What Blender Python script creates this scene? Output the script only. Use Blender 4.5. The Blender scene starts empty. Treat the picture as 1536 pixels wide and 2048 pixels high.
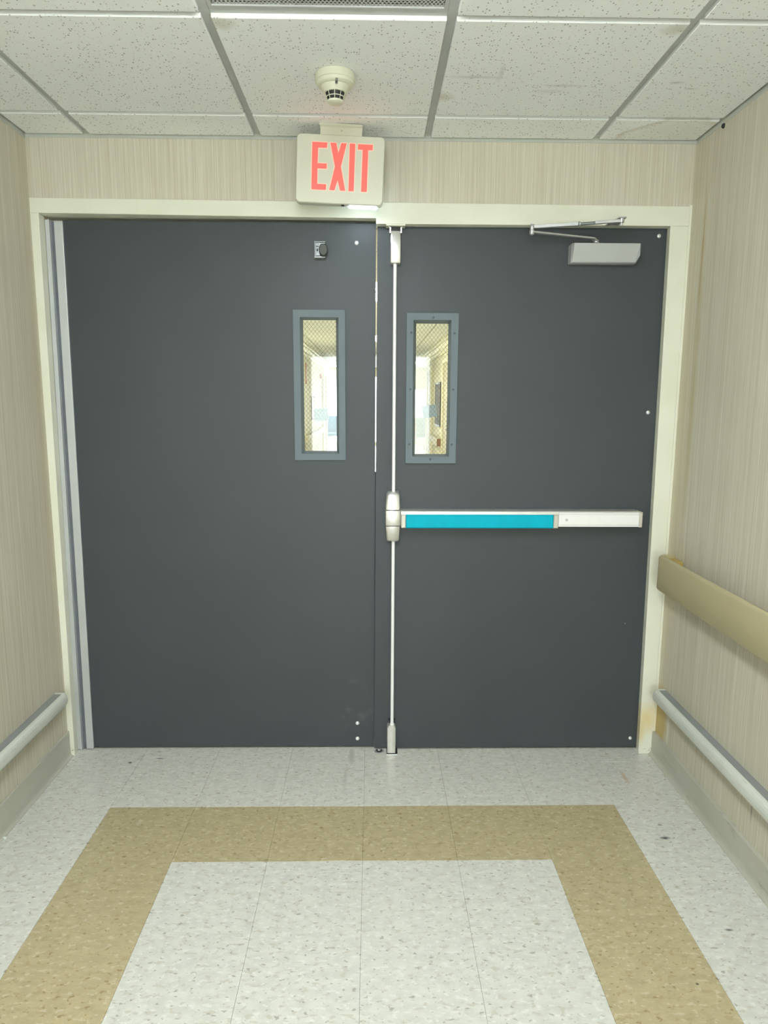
import bpy, math, random
from mathutils import Matrix, Vector
random.seed(7)
S = bpy.context.scene
COL = S.collection
PI = math.pi

# ------------------------------------------------------------------ camera
def look(yaw, pit, roll):
    cy, sy, cp, sp = math.cos(yaw), math.sin(yaw), math.cos(pit), math.sin(pit)
    f = Vector((sy*cp, cy*cp, -sp)); r = Vector((cy, -sy, 0)); u = r.cross(f)
    c, s = math.cos(roll), math.sin(roll)
    r2 = c*r + s*u; u2 = -s*r + c*u
    return Matrix((r2, u2, -f)).transposed()
cam = bpy.data.cameras.new('camera'); co = bpy.data.objects.new('camera', cam); COL.objects.link(co)
cam.sensor_fit = 'HORIZONTAL'; cam.sensor_width = 36.0
cam.lens = 1397.82/1536*36.0
cam.clip_start = 0.02; cam.clip_end = 200
m4 = look(0.01691026, 0.16102821, 0.00442641).to_4x4()
m4.translation = Vector((0.02917, -2.33563, 1.46166))
co.matrix_world = m4
S.camera = co

# ------------------------------------------------------------------ sky, lamp strengths, exposure
W = bpy.data.worlds.new('daylight_sky'); S.world = W; W.use_nodes = True
W.node_tree.nodes['Background'].inputs[0].default_value = (0.93, 0.97, 1.0, 1)
W.node_tree.nodes['Background'].inputs[1].default_value = 12.0
LAMP = 30.5          # radiance of the ceiling lamp diffusers on this side
LAMP_FAR = 40.0      # and beyond the doors
vs = S.view_settings
vs.view_transform = 'Standard'; vs.look = 'None'; vs.gamma = 1.0; vs.exposure = 0.0
vs.use_curve_mapping = False

# ------------------------------------------------------------------ material helpers
def srgb(r, g, b):
    f = lambda c: (c/255/12.92) if c/255 <= 0.04045 else ((c/255+0.055)/1.055)**2.4
    return (f(r), f(g), f(b))
class NT:
    def __init__(s, name):
        s.m = bpy.data.materials.new(name); s.m.use_nodes = True
        s.t = s.m.node_tree; s.b = s.t.nodes['Principled BSDF']; s.out = s.t.nodes['Material Output']
    def n(s, typ, **kw):
        nd = s.t.nodes.new(typ)
        for k, v in kw.items(): setattr(nd, k, v)
        return nd
    def l(s, a, b): s.t.links.new(a, b)
    def val(s, sock, v):
        if hasattr(v, 'is_linked') or isinstance(v, bpy.types.NodeSocket): s.l(v, sock)
        elif isinstance(v, (tuple, list)) and len(v) == 3 and sock.type == 'RGBA': sock.default_value = (*v, 1)
        else: sock.default_value = v
    def pos(s): return s.n('ShaderNodeNewGeometry').outputs['Position']
    def math(s, op, a, b=0.0, c=None, clamp=False):
        nd = s.n('ShaderNodeMath', operation=op, use_clamp=clamp)
        s.val(nd.inputs[0], a); s.val(nd.inputs[1], b)
        if c is not None: s.val(nd.inputs[2], c)
        return nd.outputs[0]
    def vmul(s, v, sc):
        nd = s.n('ShaderNodeVectorMath', operation='MULTIPLY'); s.l(v, nd.inputs[0]); nd.inputs[1].default_value = sc
        return nd.outputs[0]
    def vadd(s, v, o):
        nd = s.n('ShaderNodeVectorMath', operation='ADD'); s.l(v, nd.inputs[0]); nd.inputs[1].default_value = o
        return nd.outputs[0]
    def noise(s, v, scale=1.0, detail=2.0, rough=0.5):
        nd = s.n('ShaderNodeTexNoise'); s.l(v, nd.inputs['Vector']); nd.inputs['Scale'].default_value = scale
        nd.inputs['Detail'].default_value = detail; nd.inputs['Roughness'].default_value = rough
        return nd.outputs[0]
    def ramp(s, x, a, b, lo=0.0, hi=1.0):
        nd = s.n('ShaderNodeMapRange'); nd.clamp = True; s.l(x, nd.inputs[0])
        for i, v in enumerate((a, b, lo, hi)): nd.inputs[i+1].default_value = v
        return nd.outputs[0]
    def mix(s, fac, a, b, blend='MIX'):
        nd = s.n('ShaderNodeMix', data_type='RGBA', blend_type=blend)
        s.val(nd.inputs[0], fac); s.val(nd.inputs[6], a); s.val(nd.inputs[7], b)
        return nd.outputs[2]
    def blob(s, p, c, r, edge=0.4, wob=0.0, wscale=10):
        v = s.vmul(s.vadd(p, tuple(-x for x in c)), tuple(1/x for x in r))
        nd = s.n('ShaderNodeVectorMath', operation='LENGTH'); s.l(v, nd.inputs[0]); d = nd.outputs['Value']
        if wob:
            d = s.math('ADD', d, s.math('MULTIPLY', s.math('SUBTRACT', s.noise(p, wscale, 3), 0.5), wob))
        return d, s.ramp(d, 1.0, 1.0-edge)
    def bump(s, h, strength=0.2, dist=0.001):
        nd = s.n('ShaderNodeBump'); s.l(h, nd.inputs['Height']); nd.inputs['Strength'].default_value = strength
        nd.inputs['Distance'].default_value = dist; s.l(nd.outputs[0], s.b.inputs['Normal'])
    def fin(s, col, rough=0.5, metal=0.0, spec=0.5, emit=None, es=0.0):
        s.val(s.b.inputs['Base Color'], col); s.val(s.b.inputs['Roughness'], rough)
        s.b.inputs['Metallic'].default_value = metal; s.b.inputs['Specular IOR Level'].default_value = spec
        if emit: s.b.inputs['Emission Color'].default_value = (*emit, 1); s.b.inputs['Emission Strength'].default_value = es
        return s.m
def plain(name, col, rough=0.5, metal=0.0, spec=0.5, emit=None, es=0.0, var=0.05, vscale=8.0):
    t = NT(name)
    c = t.mix(t.ramp(t.noise(t.pos(), vscale, 3), 0.3, 0.7), tuple(x*(1-var) for x in col), tuple(min(1, x*(1+var)) for x in col))
    return t.fin(c, rough, metal, spec, emit, es)

M = {}
# --- wallpaper: fine vertical threads, water stains of their own shape
def wallpaper(name, stains=()):
    t = NT(name); p = t.pos()
    a = t.noise(t.vmul(p, (190, 190, 1.2)), 1.0, 3, 0.6)
    b = t.noise(t.vmul(p, (520, 520, 5.0)), 1.0, 2, 0.6)
    c = t.noise(p, 1.6, 2)
    col = t.mix(t.ramp(a, 0.32, 0.68), (0.545, 0.505, 0.39), (0.68, 0.65, 0.545))
    col = t.mix(t.math('MULTIPLY', t.ramp(b, 0.56, 0.72), 0.40), col, (0.36, 0.30, 0.20))
    col = t.mix(t.math('MULTIPLY', t.ramp(b, 0.44, 0.30), 0.40), col, (0.80, 0.79, 0.70))
    col = t.mix(t.math('MULTIPLY', t.ramp(c, 0.4, 0.7), 0.15), col, (0.50, 0.46, 0.35))
    for (cc, rr, edge, wob, colr, amt) in stains:
        d, k = t.blob(p, cc, rr, edge, wob, 14)
        col = t.mix(t.math('MULTIPLY', k, amt), col, colr)
    t.bump(a, 0.25, 0.0006)
    return t.fin(col, 0.55, 0, 0.35)
M['paper'] = wallpaper('striped_wallpaper')
M['paper_right'] = wallpaper('striped_wallpaper_stained', [
    ((1.21, 0.262, 1.98), (5, 0.010, 0.30), 0.9, 0.5, (0.42, 0.26, 0.07), 0.75),
    ((1.21, 0.255, 1.45), (5, 0.028, 0.75), 0.9, 0.6, (0.44, 0.36, 0.14), 0.55),
    ((1.21, 0.33, 1.2), (5, 0.07, 1.3), 0.8, 0.4, (0.50, 0.42, 0.26), 0.45),
    ((1.21, 0.34, 0.17), (5, 0.075, 0.17), 0.35, 0.5, (0.50, 0.36, 0.10), 0.75),
    ((1.21, 0.255, 0.17), (5, 0.012, 0.11), 0.6, 0.3, (0.74, 0.72, 0.64), 0.8),
    ((1.21, -0.36, 0.20), (5, 0.006, 0.05), 0.9, 0.6, (0.20, 0.18, 0.15), 0.7),
])
M['paper_left'] = wallpaper('striped_wallpaper_aged', [
    ((-1.218, 0.33, 1.3), (5, 0.06, 1.3), 0.8, 0.4, (0.50, 0.42, 0.28), 0.4),
])
# --- painted door frame
t = NT('cream_frame_paint'); p = t.pos()
col = t.mix(t.ramp(t.noise(p, 5, 3), 0.3, 0.7), (0.75, 0.755, 0.625), (0.81, 0.815, 0.70))
d, k = t.blob(p, (1.165, 0.37, 0.155), (0.075, 0.3, 0.085), 0.9, 0.5, 25)
col = t.mix(t.math('MULTIPLY', k, 0.75), col, (0.76, 0.60, 0.25))
d, k = t.blob(p, (1.15, 0.37, 0.09), (0.016, 0.3, 0.07), 0.8, 0.6, 30)
col = t.mix(t.math('MULTIPLY', k, 0.6), col, (0.72, 0.58, 0.24))
chip = t.math('MULTIPLY', t.ramp(t.noise(p, 120, 3, 0.7), 0.60, 0.66), t.blob(p, (1.17, 0.37, 0.0), (0.06, 0.1, 0.045), 0.5)[1])
col = t.mix(t.math('MULTIPLY', chip, 0.8), col, (0.10, 0.10, 0.09))
chip = t.math('MULTIPLY', t.ramp(t.noise(p, 120, 3, 0.7), 0.58, 0.66), t.blob(p, (-1.2, 0.37, 0.0), (0.04, 0.1, 0.05), 0.5)[1])
col = t.mix(t.math('MULTIPLY', chip, 0.8), col, (0.12, 0.12, 0.11))
t.bump(t.noise(p, 60, 2), 0.12, 0.001)
M['frame'] = t.fin(col, 0.42, 0, 0.4)
# --- door paint
t = NT('charcoal_door_paint'); p = t.pos()
col = t.mix(t.ramp(t.noise(p, 3, 3), 0.3, 0.7), (0.055760, 0.064600, 0.072080), (0.059840, 0.069360, 0.077520))
sp = t.math('MULTIPLY', t.ramp(t.noise(p, 9, 3, 0.7), 0.56, 0.72), t.blob(p, (-0.05, 0.43, 0.20), (0.10, 1, 0.14), 0.7)[1])
col = t.mix(t.math('MULTIPLY', sp, 0.45), col, (0.19, 0.205, 0.215))
vor = t.n('ShaderNodeTexVoronoi'); t.l(p, vor.inputs['Vector']); vor.inputs['Scale'].default_value = 14
dotm = t.math('MULTIPLY', t.ramp(vor.outputs['Distance'], 0.035, 0.022), t.ramp(t.n('ShaderNodeSeparateColor').outputs[0], 2, 3))
sc_ = t.n('ShaderNodeSeparateColor'); t.l(vor.outputs['Color'], sc_.inputs[0])
dotm = t.math('MULTIPLY', t.ramp(vor.outputs['Distance'], 0.035, 0.02), t.ramp(sc_.outputs[0], 0.955, 0.96))
col = t.mix(dotm, col, (0.45, 0.46, 0.47))
t.bump(t.noise(p, 420, 2), 0.15, 0.0004)
M['door'] = t.fin(col, 0.42, 0, 0.35)
M['lite'] = plain('grey_window_kit_paint', (0.150, 0.19, 0.215), 0.5, 0, 0.3, var=0.03)
M['lite_screw'] = plain('painted_screw', (0.085, 0.10, 0.115), 0.45)
# --- floor tiles
def vct(name, base, light, mid, dark, marks=True):
    t = NT(name); p = t.pos()
    q = t.vmul(p, (0.62, 1.0, 1.0))
    oi = t.n('ShaderNodeObjectInfo').outputs['Random']
    col = t.mix(t.ramp(t.noise(q, 38, 3, 0.6), 0.38, 0.62), base, tuple(x*0.90 for x in base))
    col = t.mix(t.ramp(t.noise(t.vadd(q, (3.1, 1.7, 0)), 82, 2), 0.585, 0.655, 0, 0.55), col, light)
    col = t.mix(t.ramp(t.noise(t.vadd(q, (7.7, 9.2, 0)), 66, 2), 0.585, 0.655, 0, 0.8), col, mid)
    col = t.mix(t.ramp(t.noise(t.vadd(q, (13.3, 4.6, 0)), 88, 2), 0.635, 0.685, 0, 0.75), col, dark)
    col = t.mix(t.ramp(oi, 0, 1, 0, 0.07), col, tuple(x*0.75 for x in base))
    if marks:
        for (x, y, rx, ry, c_, a_) in ((1.02, -0.197, .020, .010, (.05, .05, .05), .9), (1.033, -0.124, .012, .006, (.1, .1, .1), .7),
                (-0.952, 0.315, .010, .009, (.06, .06, .06), .9), (-0.84, 0.346, .020, .006, (.12, .12, .11), .8), (1.028, -0.611, .016, .006, (.1, .09, .08), .8),
                (0.855, -0.792, .006, .005, (.04, .04, .04), .9), (1.02, 0.19, .012, .06, (.52, .34, .18), .55), (-0.055, 0.36, .016, .08, (.42, .42, .40), .6),
                (-0.075, 0.20, .010, .12, (.46, .46, .44), .45), (0.33, 0.27, .010, .006, (.2, .2, .19), .7), (0.13, 0.275, .012, .005, (.25, .25, .24), .7)):
            d, k = t.blob(p, (x, y, 0), (rx, ry, 1), 0.7, 0.7, 60)
            col = t.mix(t.math('MULTIPLY', k, a_), col, c_)
    t.bump(t.noise(p, 14, 2), 0.05, 0.002)
    return t.fin(col, t.ramp(t.noise(p, 20, 3), 0.3, 0.7, 0.16, 0.26), 0, 0.38)
M['tile_white'] = vct('white_speckled_vinyl', (0.70, 0.705, 0.655), (0.82, 0.835, 0.80), (0.57, 0.545, 0.47), (0.34, 0.32, 0.27))
M['tile_tan'] = vct('tan_speckled_vinyl', (0.50, 0.43, 0.265), (0.64, 0.58, 0.42), (0.42, 0.345, 0.195), (0.28, 0.20, 0.085))
M['grout'] = plain('dark_tile_joint', (0.16, 0.15, 0.13), 0.8)
t = NT('distant_floor'); p = t.pos()
br = t.n('ShaderNodeTexBrick'); br.offset = 0; br.inputs['Scale'].default_value = 1.0
t.l(p, br.inputs['Vector']); br.inputs['Brick Width'].default_value = .3048; br.inputs['Row Height'].default_value = .3048; br.inputs['Mortar Size'].default_value = .001
br.inputs['Color1'].default_value = (.66, .665, .6, 1); br.inputs['Color2'].default_value = (.64, .645, .58, 1); br.inputs['Mortar'].default_value = (.3, .28, .24, 1)
col = t.mix(t.ramp(t.noise(p, 80, 2), 0.62, 0.68, 0, 0.6), br.outputs['Color'], (0.5, 0.47, 0.4))
M['floor_far'] = t.fin(col, 0.2, 0, 0.38)
# --- ceiling
def acoustic(name):
    t = NT(name); p = t.pos()
    col = t.mix(t.ramp(t.noise(p, 2.5, 3), 0.3, 0.7), (0.90, 0.925, 0.92), (0.93, 0.95, 0.945))
    v = t.n('ShaderNodeTexVoronoi'); t.l(t.vmul(t.vadd(p, (0, 0, 0)), (1, 0.7, 0.001)), v.inputs['Vector']); v.inputs['Scale'].default_value = 135
    sc = t.n('ShaderNodeSeparateColor'); t.l(v.outputs['Color'], sc.inputs[0])
    nz = t.n('ShaderNodeSeparateXYZ'); t.l(t.n('ShaderNodeNewGeometry').outputs['Normal'], nz.inputs[0])
    thr = t.math('MULTIPLY', t.ramp(sc.outputs[0], 0.25, 1.0, 0.0, 0.34), t.math('LESS_THAN', nz.outputs[2], -0.5))
    pin = t.math('GREATER_THAN', t.math('SUBTRACT', thr, v.outputs['Distance']), 0.0)
    col = t.mix(t.math('MULTIPLY', pin, 0.75), col, (0.33, 0.33, 0.31))
    fis = t.ramp(t.noise(t.vmul(p, (1, .55, 1)), 130, 2), 0.70, 0.74)
    col = t.mix(t.math('MULTIPLY', fis, 0.5), col, (0.42, 0.42, 0.40))
    # old water ring by the corner, grey smudges
    d, k = t.blob(p, (1.09, 0.37, 2.39), (0.19, 0.20, 1), 0.3, 0.25, 9)
    ring = t.math('MULTIPLY', t.ramp(d, 1.04, 0.99), t.ramp(d, 0.84, 0.98))
    col = t.mix(t.math('MULTIPLY', ring, 0.35), col, (0.48, 0.40, 0.27))
    col = t.mix(t.math('MULTIPLY', k, 0.18), col, (0.60, 0.54, 0.42))
    for (x, y, rx, ry, a_) in ((0.33, -0.12, .11, .012, .35), (0.40, -0.15, .012, .07, .3), (0.60, -0.07, .09, .010, .3), (0.93, -0.10, .03, .010, .5), (0.99, -0.06, .025, .008, .5), (0.56, -0.03, .07, .02, .2)):
        d, k = t.blob(p, (x, y, 2.39), (rx, ry, 1), 0.9, 0.9, 18)
        col = t.mix(t.math('MULTIPLY', k, a_), col, (0.38, 0.39, 0.38))
    for (x, y) in ((-0.36, -0.40), (0.80, -0.40), (0.245, 0.02)):
        d, k = t.blob(p, (x, y, 2.39), (.05, .04, 1), 0.9, 0.9, 30)
        col = t.mix(t.math('MULTIPLY', k, 0.5), col, (0.55, 0.50, 0.38))
    t.bump(t.math('SUBTRACT', 1.0, pin), 0.5, 0.001)
    return t.fin(col, 0.9, 0, 0.1)
M['acoustic'] = acoustic('pinholed_ceiling_board')
M['tee'] = plain('grey_grid_paint', (0.50, 0.515, 0.50), 0.5, 0, 0.3, var=0.06, vscale=14)
M['plenum'] = plain('dark_plenum', (0.05, 0.05, 0.05), 0.9)
M['grille'] = plain('grey_perforated_sheet', (0.50, 0.51, 0.50), 0.5)
# --- hardware
M['alu'] = plain('satin_aluminium', (0.66, 0.68, 0.70), 0.38, 0.55, var=0.03)
M['alu_dark'] = plain('hinge_groove', (0.16, 0.175, 0.20), 0.5, 0.3)
M['steel'] = plain('satin_stainless', (0.80, 0.79, 0.76), 0.30, 0.75, var=0.03, vscale=30)
M['rod'] = plain('bright_rod_metal', (0.90, 0.91, 0.92), 0.30, 0.1, var=0.02)
M['silver'] = plain('silver_closer_paint', (0.47, 0.485, 0.49), 0.45, 0.35, var=0.02)
M['zinc'] = plain('zinc_arm_metal', (0.58, 0.59, 0.60), 0.33, 0.7, var=0.04, vscale=40)
M['dark_metal'] = plain('dark_metal', (0.03, 0.032, 0.035), 0.4, 0.3)
M['black'] = plain('black_rubber', (0.02, 0.02, 0.02), 0.6)
M['chrome'] = plain('dull_chrome_plate', (0.22, 0.235, 0.24), 0.36, 0.8)
M['olive'] = plain('olive_black_rubber', (0.055, 0.06, 0.048), 0.45)
M['bolt'] = plain('bright_bolt', (0.85, 0.86, 0.86), 0.35, 0.3)
M['cyan'] = plain('turquoise_push_bar', (0.001, 0.43, 0.58), 0.5, 0.0, 0.15, var=0.05, vscale=14)
M['cap'] = plain('beige_end_cap', (0.62, 0.59, 0.52), 0.4, 0.2)
# --- plastics
M['ivory'] = plain('ivory_plastic', (0.72, 0.72, 0.60), 0.35, var=0.02)
M['ivory2'] = plain('ivory_detector_plastic', (0.73, 0.73, 0.58), 0.35, var=0.03, vscale=20)
M['red'] = plain('lit_red_letter', (0.6, 0.05, 0.04), 0.5, emit=(1.0, 0.13, 0.10), es=1.0, var=0.0)
M['pink'] = plain('pale_lit_letter_rim', (0.8, 0.55, 0.45), 0.5, emit=(1.0, 0.62, 0.5), es=0.35, var=0.0)
M['lens'] = plain('white_downlight_lens', (0.9, 0.92, 0.95), 0.4, emit=(0.72, 0.86, 1.0), es=60.0, var=0.0)
M['rail'] = plain('tan_handrail_vinyl', (0.47, 0.42, 0.255), 0.42, var=0.03)
M['rail_ochre'] = plain('yellowed_bracket_plastic', (0.50, 0.37, 0.11), 0.45)
t = NT('pale_crash_rail_vinyl'); p = t.pos()
col = t.mix(t.ramp(t.noise(p, 6, 3), 0.3, 0.7), (0.64, 0.67, 0.615), (0.68, 0.71, 0.655))
col = t.mix(t.math('MULTIPLY', t.ramp(t.noise(t.vmul(p, (40, 5, 60)), 1, 3), 0.66, 0.72), 0.35), col, (0.35, 0.34, 0.30))
M['crash'] = t.fin(col, 0.4, 0, 0.4)
M['crash_top'] = plain('grey_crash_rail_strip', (0.29, 0.31, 0.31), 0.45, 0.1)
t = NT('grey_beige_cove_base'); p = t.pos()
col = t.mix(t.ramp(t.noise(p, 4, 3), 0.3, 0.7), (0.48, 0.475, 0.40), (0.54, 0.535, 0.455))
col = t.mix(t.math('MULTIPLY', t.ramp(t.noise(t.vmul(p, (10, 9, 26)), 1, 4, 0.65), 0.60, 0.74), 0.45), col, (0.22, 0.21, 0.19))
M['base'] = t.fin(col, 0.35, 0, 0.4)
M['angle'] = plain('painted_wall_angle', (0.52, 0.54, 0.49), 0.5)
M['diffuser'] = plain('lit_acrylic_diffuser', (0.9, 0.9, 0.9), 0.4, emit=(0.94, 0.99, 1.0), es=LAMP, var=0.0)
M['diffuser_far'] = plain('lit_warm_diffuser', (0.9, 0.9, 0.85), 0.4, emit=(1.0, 0.965, 0.80), es=LAMP_FAR, var=0.0)
M['white_metal'] = plain('white_enamel', (0.75, 0.76, 0.74), 0.4)
# --- beyond the doors
M['cream'] = plain('cream_wall_paint', (0.76, 0.72, 0.56), 0.6, var=0.03, vscale=2)
M['crown'] = plain('cream_moulding', (0.84, 0.80, 0.62), 0.5)
M['far_door'] = plain('taupe_door_paint', (0.42, 0.38, 0.27), 0.5)
M['far_rail'] = plain('pale_handrail', (0.52, 0.48, 0.38), 0.5)
M['brown'] = plain('brown_end_cap', (0.20, 0.10, 0.05), 0.5)
M['board'] = plain('dark_notice_print', (0.05, 0.045, 0.04), 0.6, var=0.8, vscale=9)
M['signred'] = plain('red_signal_plastic', (0.55, 0.06, 0.05), 0.5)
M['blue'] = plain('blue_chair_fabric', (0.06, 0.14, 0.26), 0.8)
M['greychair'] = plain('grey_chair_fabric', (0.20, 0.22, 0.22), 0.8)
M['paper_note'] = plain('pale_blue_paper', (0.50, 0.58, 0.62), 0.8, var=0.02)
M['wire'] = plain('glass_wire', (0.07, 0.07, 0.05), 0.5, 0.2)
t = NT('clear_glass')
tr = t.n('ShaderNodeBsdfTransparent'); tr.inputs[0].default_value = (0.93, 0.95, 0.93, 1)
gl = t.n('ShaderNodeBsdfGlossy'); gl.inputs['Roughness'].default_value = 0.02
fr = t.n('ShaderNodeFresnel'); fr.inputs[0].default_value = 1.5
mx = t.n('ShaderNodeMixShader'); t.l(fr.outputs[0], mx.inputs[0]); t.l(tr.outputs[0], mx.inputs[1]); t.l(gl.outputs[0], mx.inputs[2])
t.l(mx.outputs[0], t.out.inputs['Surface']); M['glass'] = t.m

# ------------------------------------------------------------------ mesh helpers
class MB:
    def __init__(s): s.v = []; s.f = []; s.sm = []
    def add(s, vs, fs, smooth=False):
        o = len(s.v); s.v += [tuple(v) for v in vs]; s.f += [tuple(i+o for i in f) for f in fs]; s.sm += [smooth]*len(fs)
        return s
    def box(s, x0, x1, y0, y1, z0, z1):
        return s.tbox(x0, x1, x0, x1, y0, y1, z0, z1)
    def tbox(s, xb0, xb1, xt0, xt1, y0, y1, z0, z1):      # bottom x-range and top x-range differ
        v = [(xb0, y0, z0), (xb1, y0, z0), (xb1, y1, z0), (xb0, y1, z0), (xt0, y0, z1), (xt1, y0, z1), (xt1, y1, z1), (xt0, y1, z1)]
        return s.add(v, [(3, 2, 1, 0), (4, 5, 6, 7), (0, 1, 5, 4), (1, 2, 6, 5), (2, 3, 7, 6), (3, 0, 4, 7)])
    def cbox(s, x0, x1, y0, y1, z0, z1, c, axis='y'):      # box with the edges of its -axis face chamfered
        if axis == 'y':
            r = [[(x0, z0), (x1, z0), (x1, z1), (x0, z1)], [(x0+c, z0+c), (x1-c, z0+c), (x1-c, z1-c), (x0+c, z1-c)]]
            L = [[(a, y1, b) for a, b in r[0]], [(a, y0+c, b) for a, b in r[0]], [(a, y0, b) for a, b in r[1]]]
        else:                                              # chamfer the top (+z) face
            r = [[(x0, y0), (x1, y0), (x1, y1), (x0, y1)], [(x0+c, y0+c), (x1-c, y0+c), (x1-c, y1-c), (x0+c, y1-c)]]
            L = [[(a, b, z0) for a, b in r[0]], [(a, b, z1-c) for a, b in r[0]], [(a, b, z1) for a, b in r[1]]]
        return s.loft(L)
    def loft(s, loops, closed=True, caps=True, smooth=False):
        n = len(loops[0]); v = [p for lp in loops for p in lp]; f = []
        for k in range(len(loops)-1):
            for i in range(n if closed else n-1):
                j = (i+1) % n
                f.append((k*n+i, k*n+j, (k+1)*n+j, (k+1)*n+i))
        s.add(v, f, smooth)
        if caps:
            o = len(s.v)-len(v)
            s.f.append(tuple(o+i for i in reversed(range(n)))); s.f.append(tuple(o+(len(loops)-1)*n+i for i in range(n))); s.sm += [False, False]
        return s
    def prism(s, poly, y0, y1, frame=None):                # polygon in x,z extruded along y
        fr = frame or (lambda x, y, z: (x, y, z))
        return s.loft([[fr(a, y0, b) for a, b in poly], [fr(a, y1, b) for a, b in poly]])
    def sweep_y(s, prof, ys):                              # profile (x,z) along y
        return s.loft([[(a, y, b) for a, b in prof] for y in ys])
    def cyl(s, p0, p1, r0, r1=None, n=16, smooth=True):
        r1 = r0 if r1 is None else r1
        p0, p1 = Vector(p0), Vector(p1); d = (p1-p0).normalized()
        u = d.orthogonal().normalized(); w = d.cross(u)
        ring = lambda c, r: [tuple(c+r*(math.cos(2*PI*i/n)*u+math.sin(2*PI*i/n)*w)) for i in range(n)]
        return s.loft([ring(p0, r0), ring(p1, r1)], smooth=smooth)
    def lathe(s, c, prof, axis='z', n=32, smooth=True, caps=True):
        L = []
        for r, h in prof:
            lp = []
            for i in range(n):
                a = 2*PI*i/n; x, y = r*math.cos(a), r*math.sin(a)
                lp.append((c[0]+x, c[1]+y, c[2]+h) if axis == 'z' else (c[0]+x, c[1]+h, c[2]+y))
            L.append(lp)
        return s.loft(L, smooth=smooth, caps=caps)
    def mesh(s, name):
        m = bpy.data.meshes.new(name); m.from_pydata(s.v, [], s.f); m.validate()
        import bmesh
        bm = bmesh.new(); bm.from_mesh(m); bmesh.ops.recalc_face_normals(bm, faces=bm.faces); bm.to_mesh(m); bm.free()
        if any(s.sm):
            for pl in m.polygons: pl.use_smooth = True
            m.set_sharp_from_angle(angle=math.radians(35))
        return m
    def build(s, name, mat, parent=None, bevel=0.0):
        m = s.mesh(name); m.materials.append(M[mat])
        o = bpy.data.objects.new(name, m); COL.objects.link(o)
        if parent is not None: o.parent = parent
        if bevel:
            b = o.modifiers.new('bevel', 'BEVEL'); b.width = bevel; b.segments = 2; b.limit_method = 'ANGLE'; b.angle_limit = math.radians(40)
        return o
def tag(o, label, cat, group=None, kind=None):
    o['label'] = label; o['category'] = cat
    if group: o['group'] = group
    if kind: o['kind'] = kind
    return o
def empty(name, loc=(0, 0, 0)):
    o = bpy.data.objects.new(name, None); o.empty_display_size = 0.05; COL.objects.link(o); o.location = loc
    o['_o'] = 0; del o['_o']
    return o
def linkcopy(name, mesh, parent, loc):
    o = bpy.data.objects.new(name, mesh); COL.objects.link(o); o.parent = parent; o.location = loc
    return o

T = 0.3048
YF = 0.37                      # face of the door frame and of the wall over it
YL, YR = 0.430, 0.415          # faces of the left and right leaf
XL, XR = -1.218, 1.208         # side walls
ZC = 2.39                      # underside of ceiling boards
YB = -6.8                      # far back of the corridor behind the viewer

# ------------------------------------------------------------------ floor
b = MB().box(XL, XR, -9*T, 2*T, -0.10, -0.006)
floor = b.build('floor', 'grout'); tag(floor, 'speckled vinyl tile corridor floor with tan border, in front of grey doors', 'floor', kind='structure')
def tile_mesh(w, mat):
    g = 0.0003; c = 0.0004
    m = MB().cbox(-w/2+g, w/2-g, -T/2+g, T/2-g, -0.006, 0, c, 'z').mesh('tile'); m.materials.append(M[mat]); return m
we_l = -3*T-XL; we_r = XR-3*T
TM = {(k, m): tile_mesh(w, m) for k, w in (('mid', T), ('l', we_l), ('r', we_r)) for m in ('tile_white', 'tile_tan')}
for j in range(-9, 2):
    for i in range(-4, 4):
        tan = (j == -1 and -3 <= i <= 2) or (j < -1 and i in (-3, 2))
        k = 'l' if i == -4 else 'r' if i == 3 else 'mid'
        cx = (XL-3*T)/2 if i == -4 else (XR+3*T)/2 if i == 3 else (i+0.5)*T
        linkcopy('tile', TM[(k, 'tile_tan' if tan else 'tile_white')], floor, (cx, (j+0.5)*T, 0))
ob = MB().box(XL, XR, YB, -9*T, -0.10, 0).build('floor_rear', 'floor_far'); tag(ob, 'vinyl tile corridor floor running on behind the viewer', 'floor', kind='structure')
ob = MB().box(-4.2, 4.2, 2*T, 20.3, -0.10, 0).build('floor_far', 'floor_far'); tag(ob, 'pale shiny floor of the corridor beyond the grey doors', 'floor', kind='structure')

# ------------------------------------------------------------------ walls
ob = MB().box(XL-0.12, XL, YB, 0.52, 0, 2.6).build('wall_left', 'paper_left'); tag(ob, 'left corridor wall in beige threaded wallpaper', 'wall', kind='structure')
ob = MB().box(XR, XR+0.12, YB, 0.52, 0, 2.6).build('wall_right', 'paper_right'); tag(ob, 'right corridor wall in beige threaded wallpaper with yellow water stains', 'wall', kind='structure')
ob = MB().box(XL, XR, YF+0.004, 0.52, 2.14, 2.6).build('wall_front', 'paper'); tag(ob, 'beige wallpapered strip of wall above the double doors', 'wall', kind='structure')
ob = MB().box(XL-0.12, -.9, YB-0.12, YB, 0, 2.6).box(.9, XR+0.12, YB-0.12, YB, 0, 2.6).box(-.9, .9, YB-0.12, YB, 2.1, 2.6).build('wall_back', 'paper'); tag(ob, 'wallpapered end wall of the corridor behind the viewer', 'wall', kind='structure')

def rear_fill_window():  # unseen glazing, added for daylight fill and highlights on the metal hardware
    e = empty('window_3', (0, YB, 0)); tag(e, 'unseen glazed corridor end far behind the viewer, added for fill light', 'window', kind='structure')
    MB().box(-.9, -.84, -.10, -.02, 0, 2.1).box(.84, .9, -.10, -.02, 0, 2.1).box(-.03, .03, -.10, -.02, .10, 2.04).box(-.84, .84, -.10, -.02, 0, .10).box(-.84, .84, -.10, -.02, 2.04, 2.1).build('window_frame', 'white_metal', e)
    MB().box(-.84, -.03, -.065, -.059, .10, 2.04).build('pane', 'glass', e); MB().box(.03, .84, -.065, -.059, .10, 2.04).build('pane', 'glass', e)
rear_fill_window()

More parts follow.
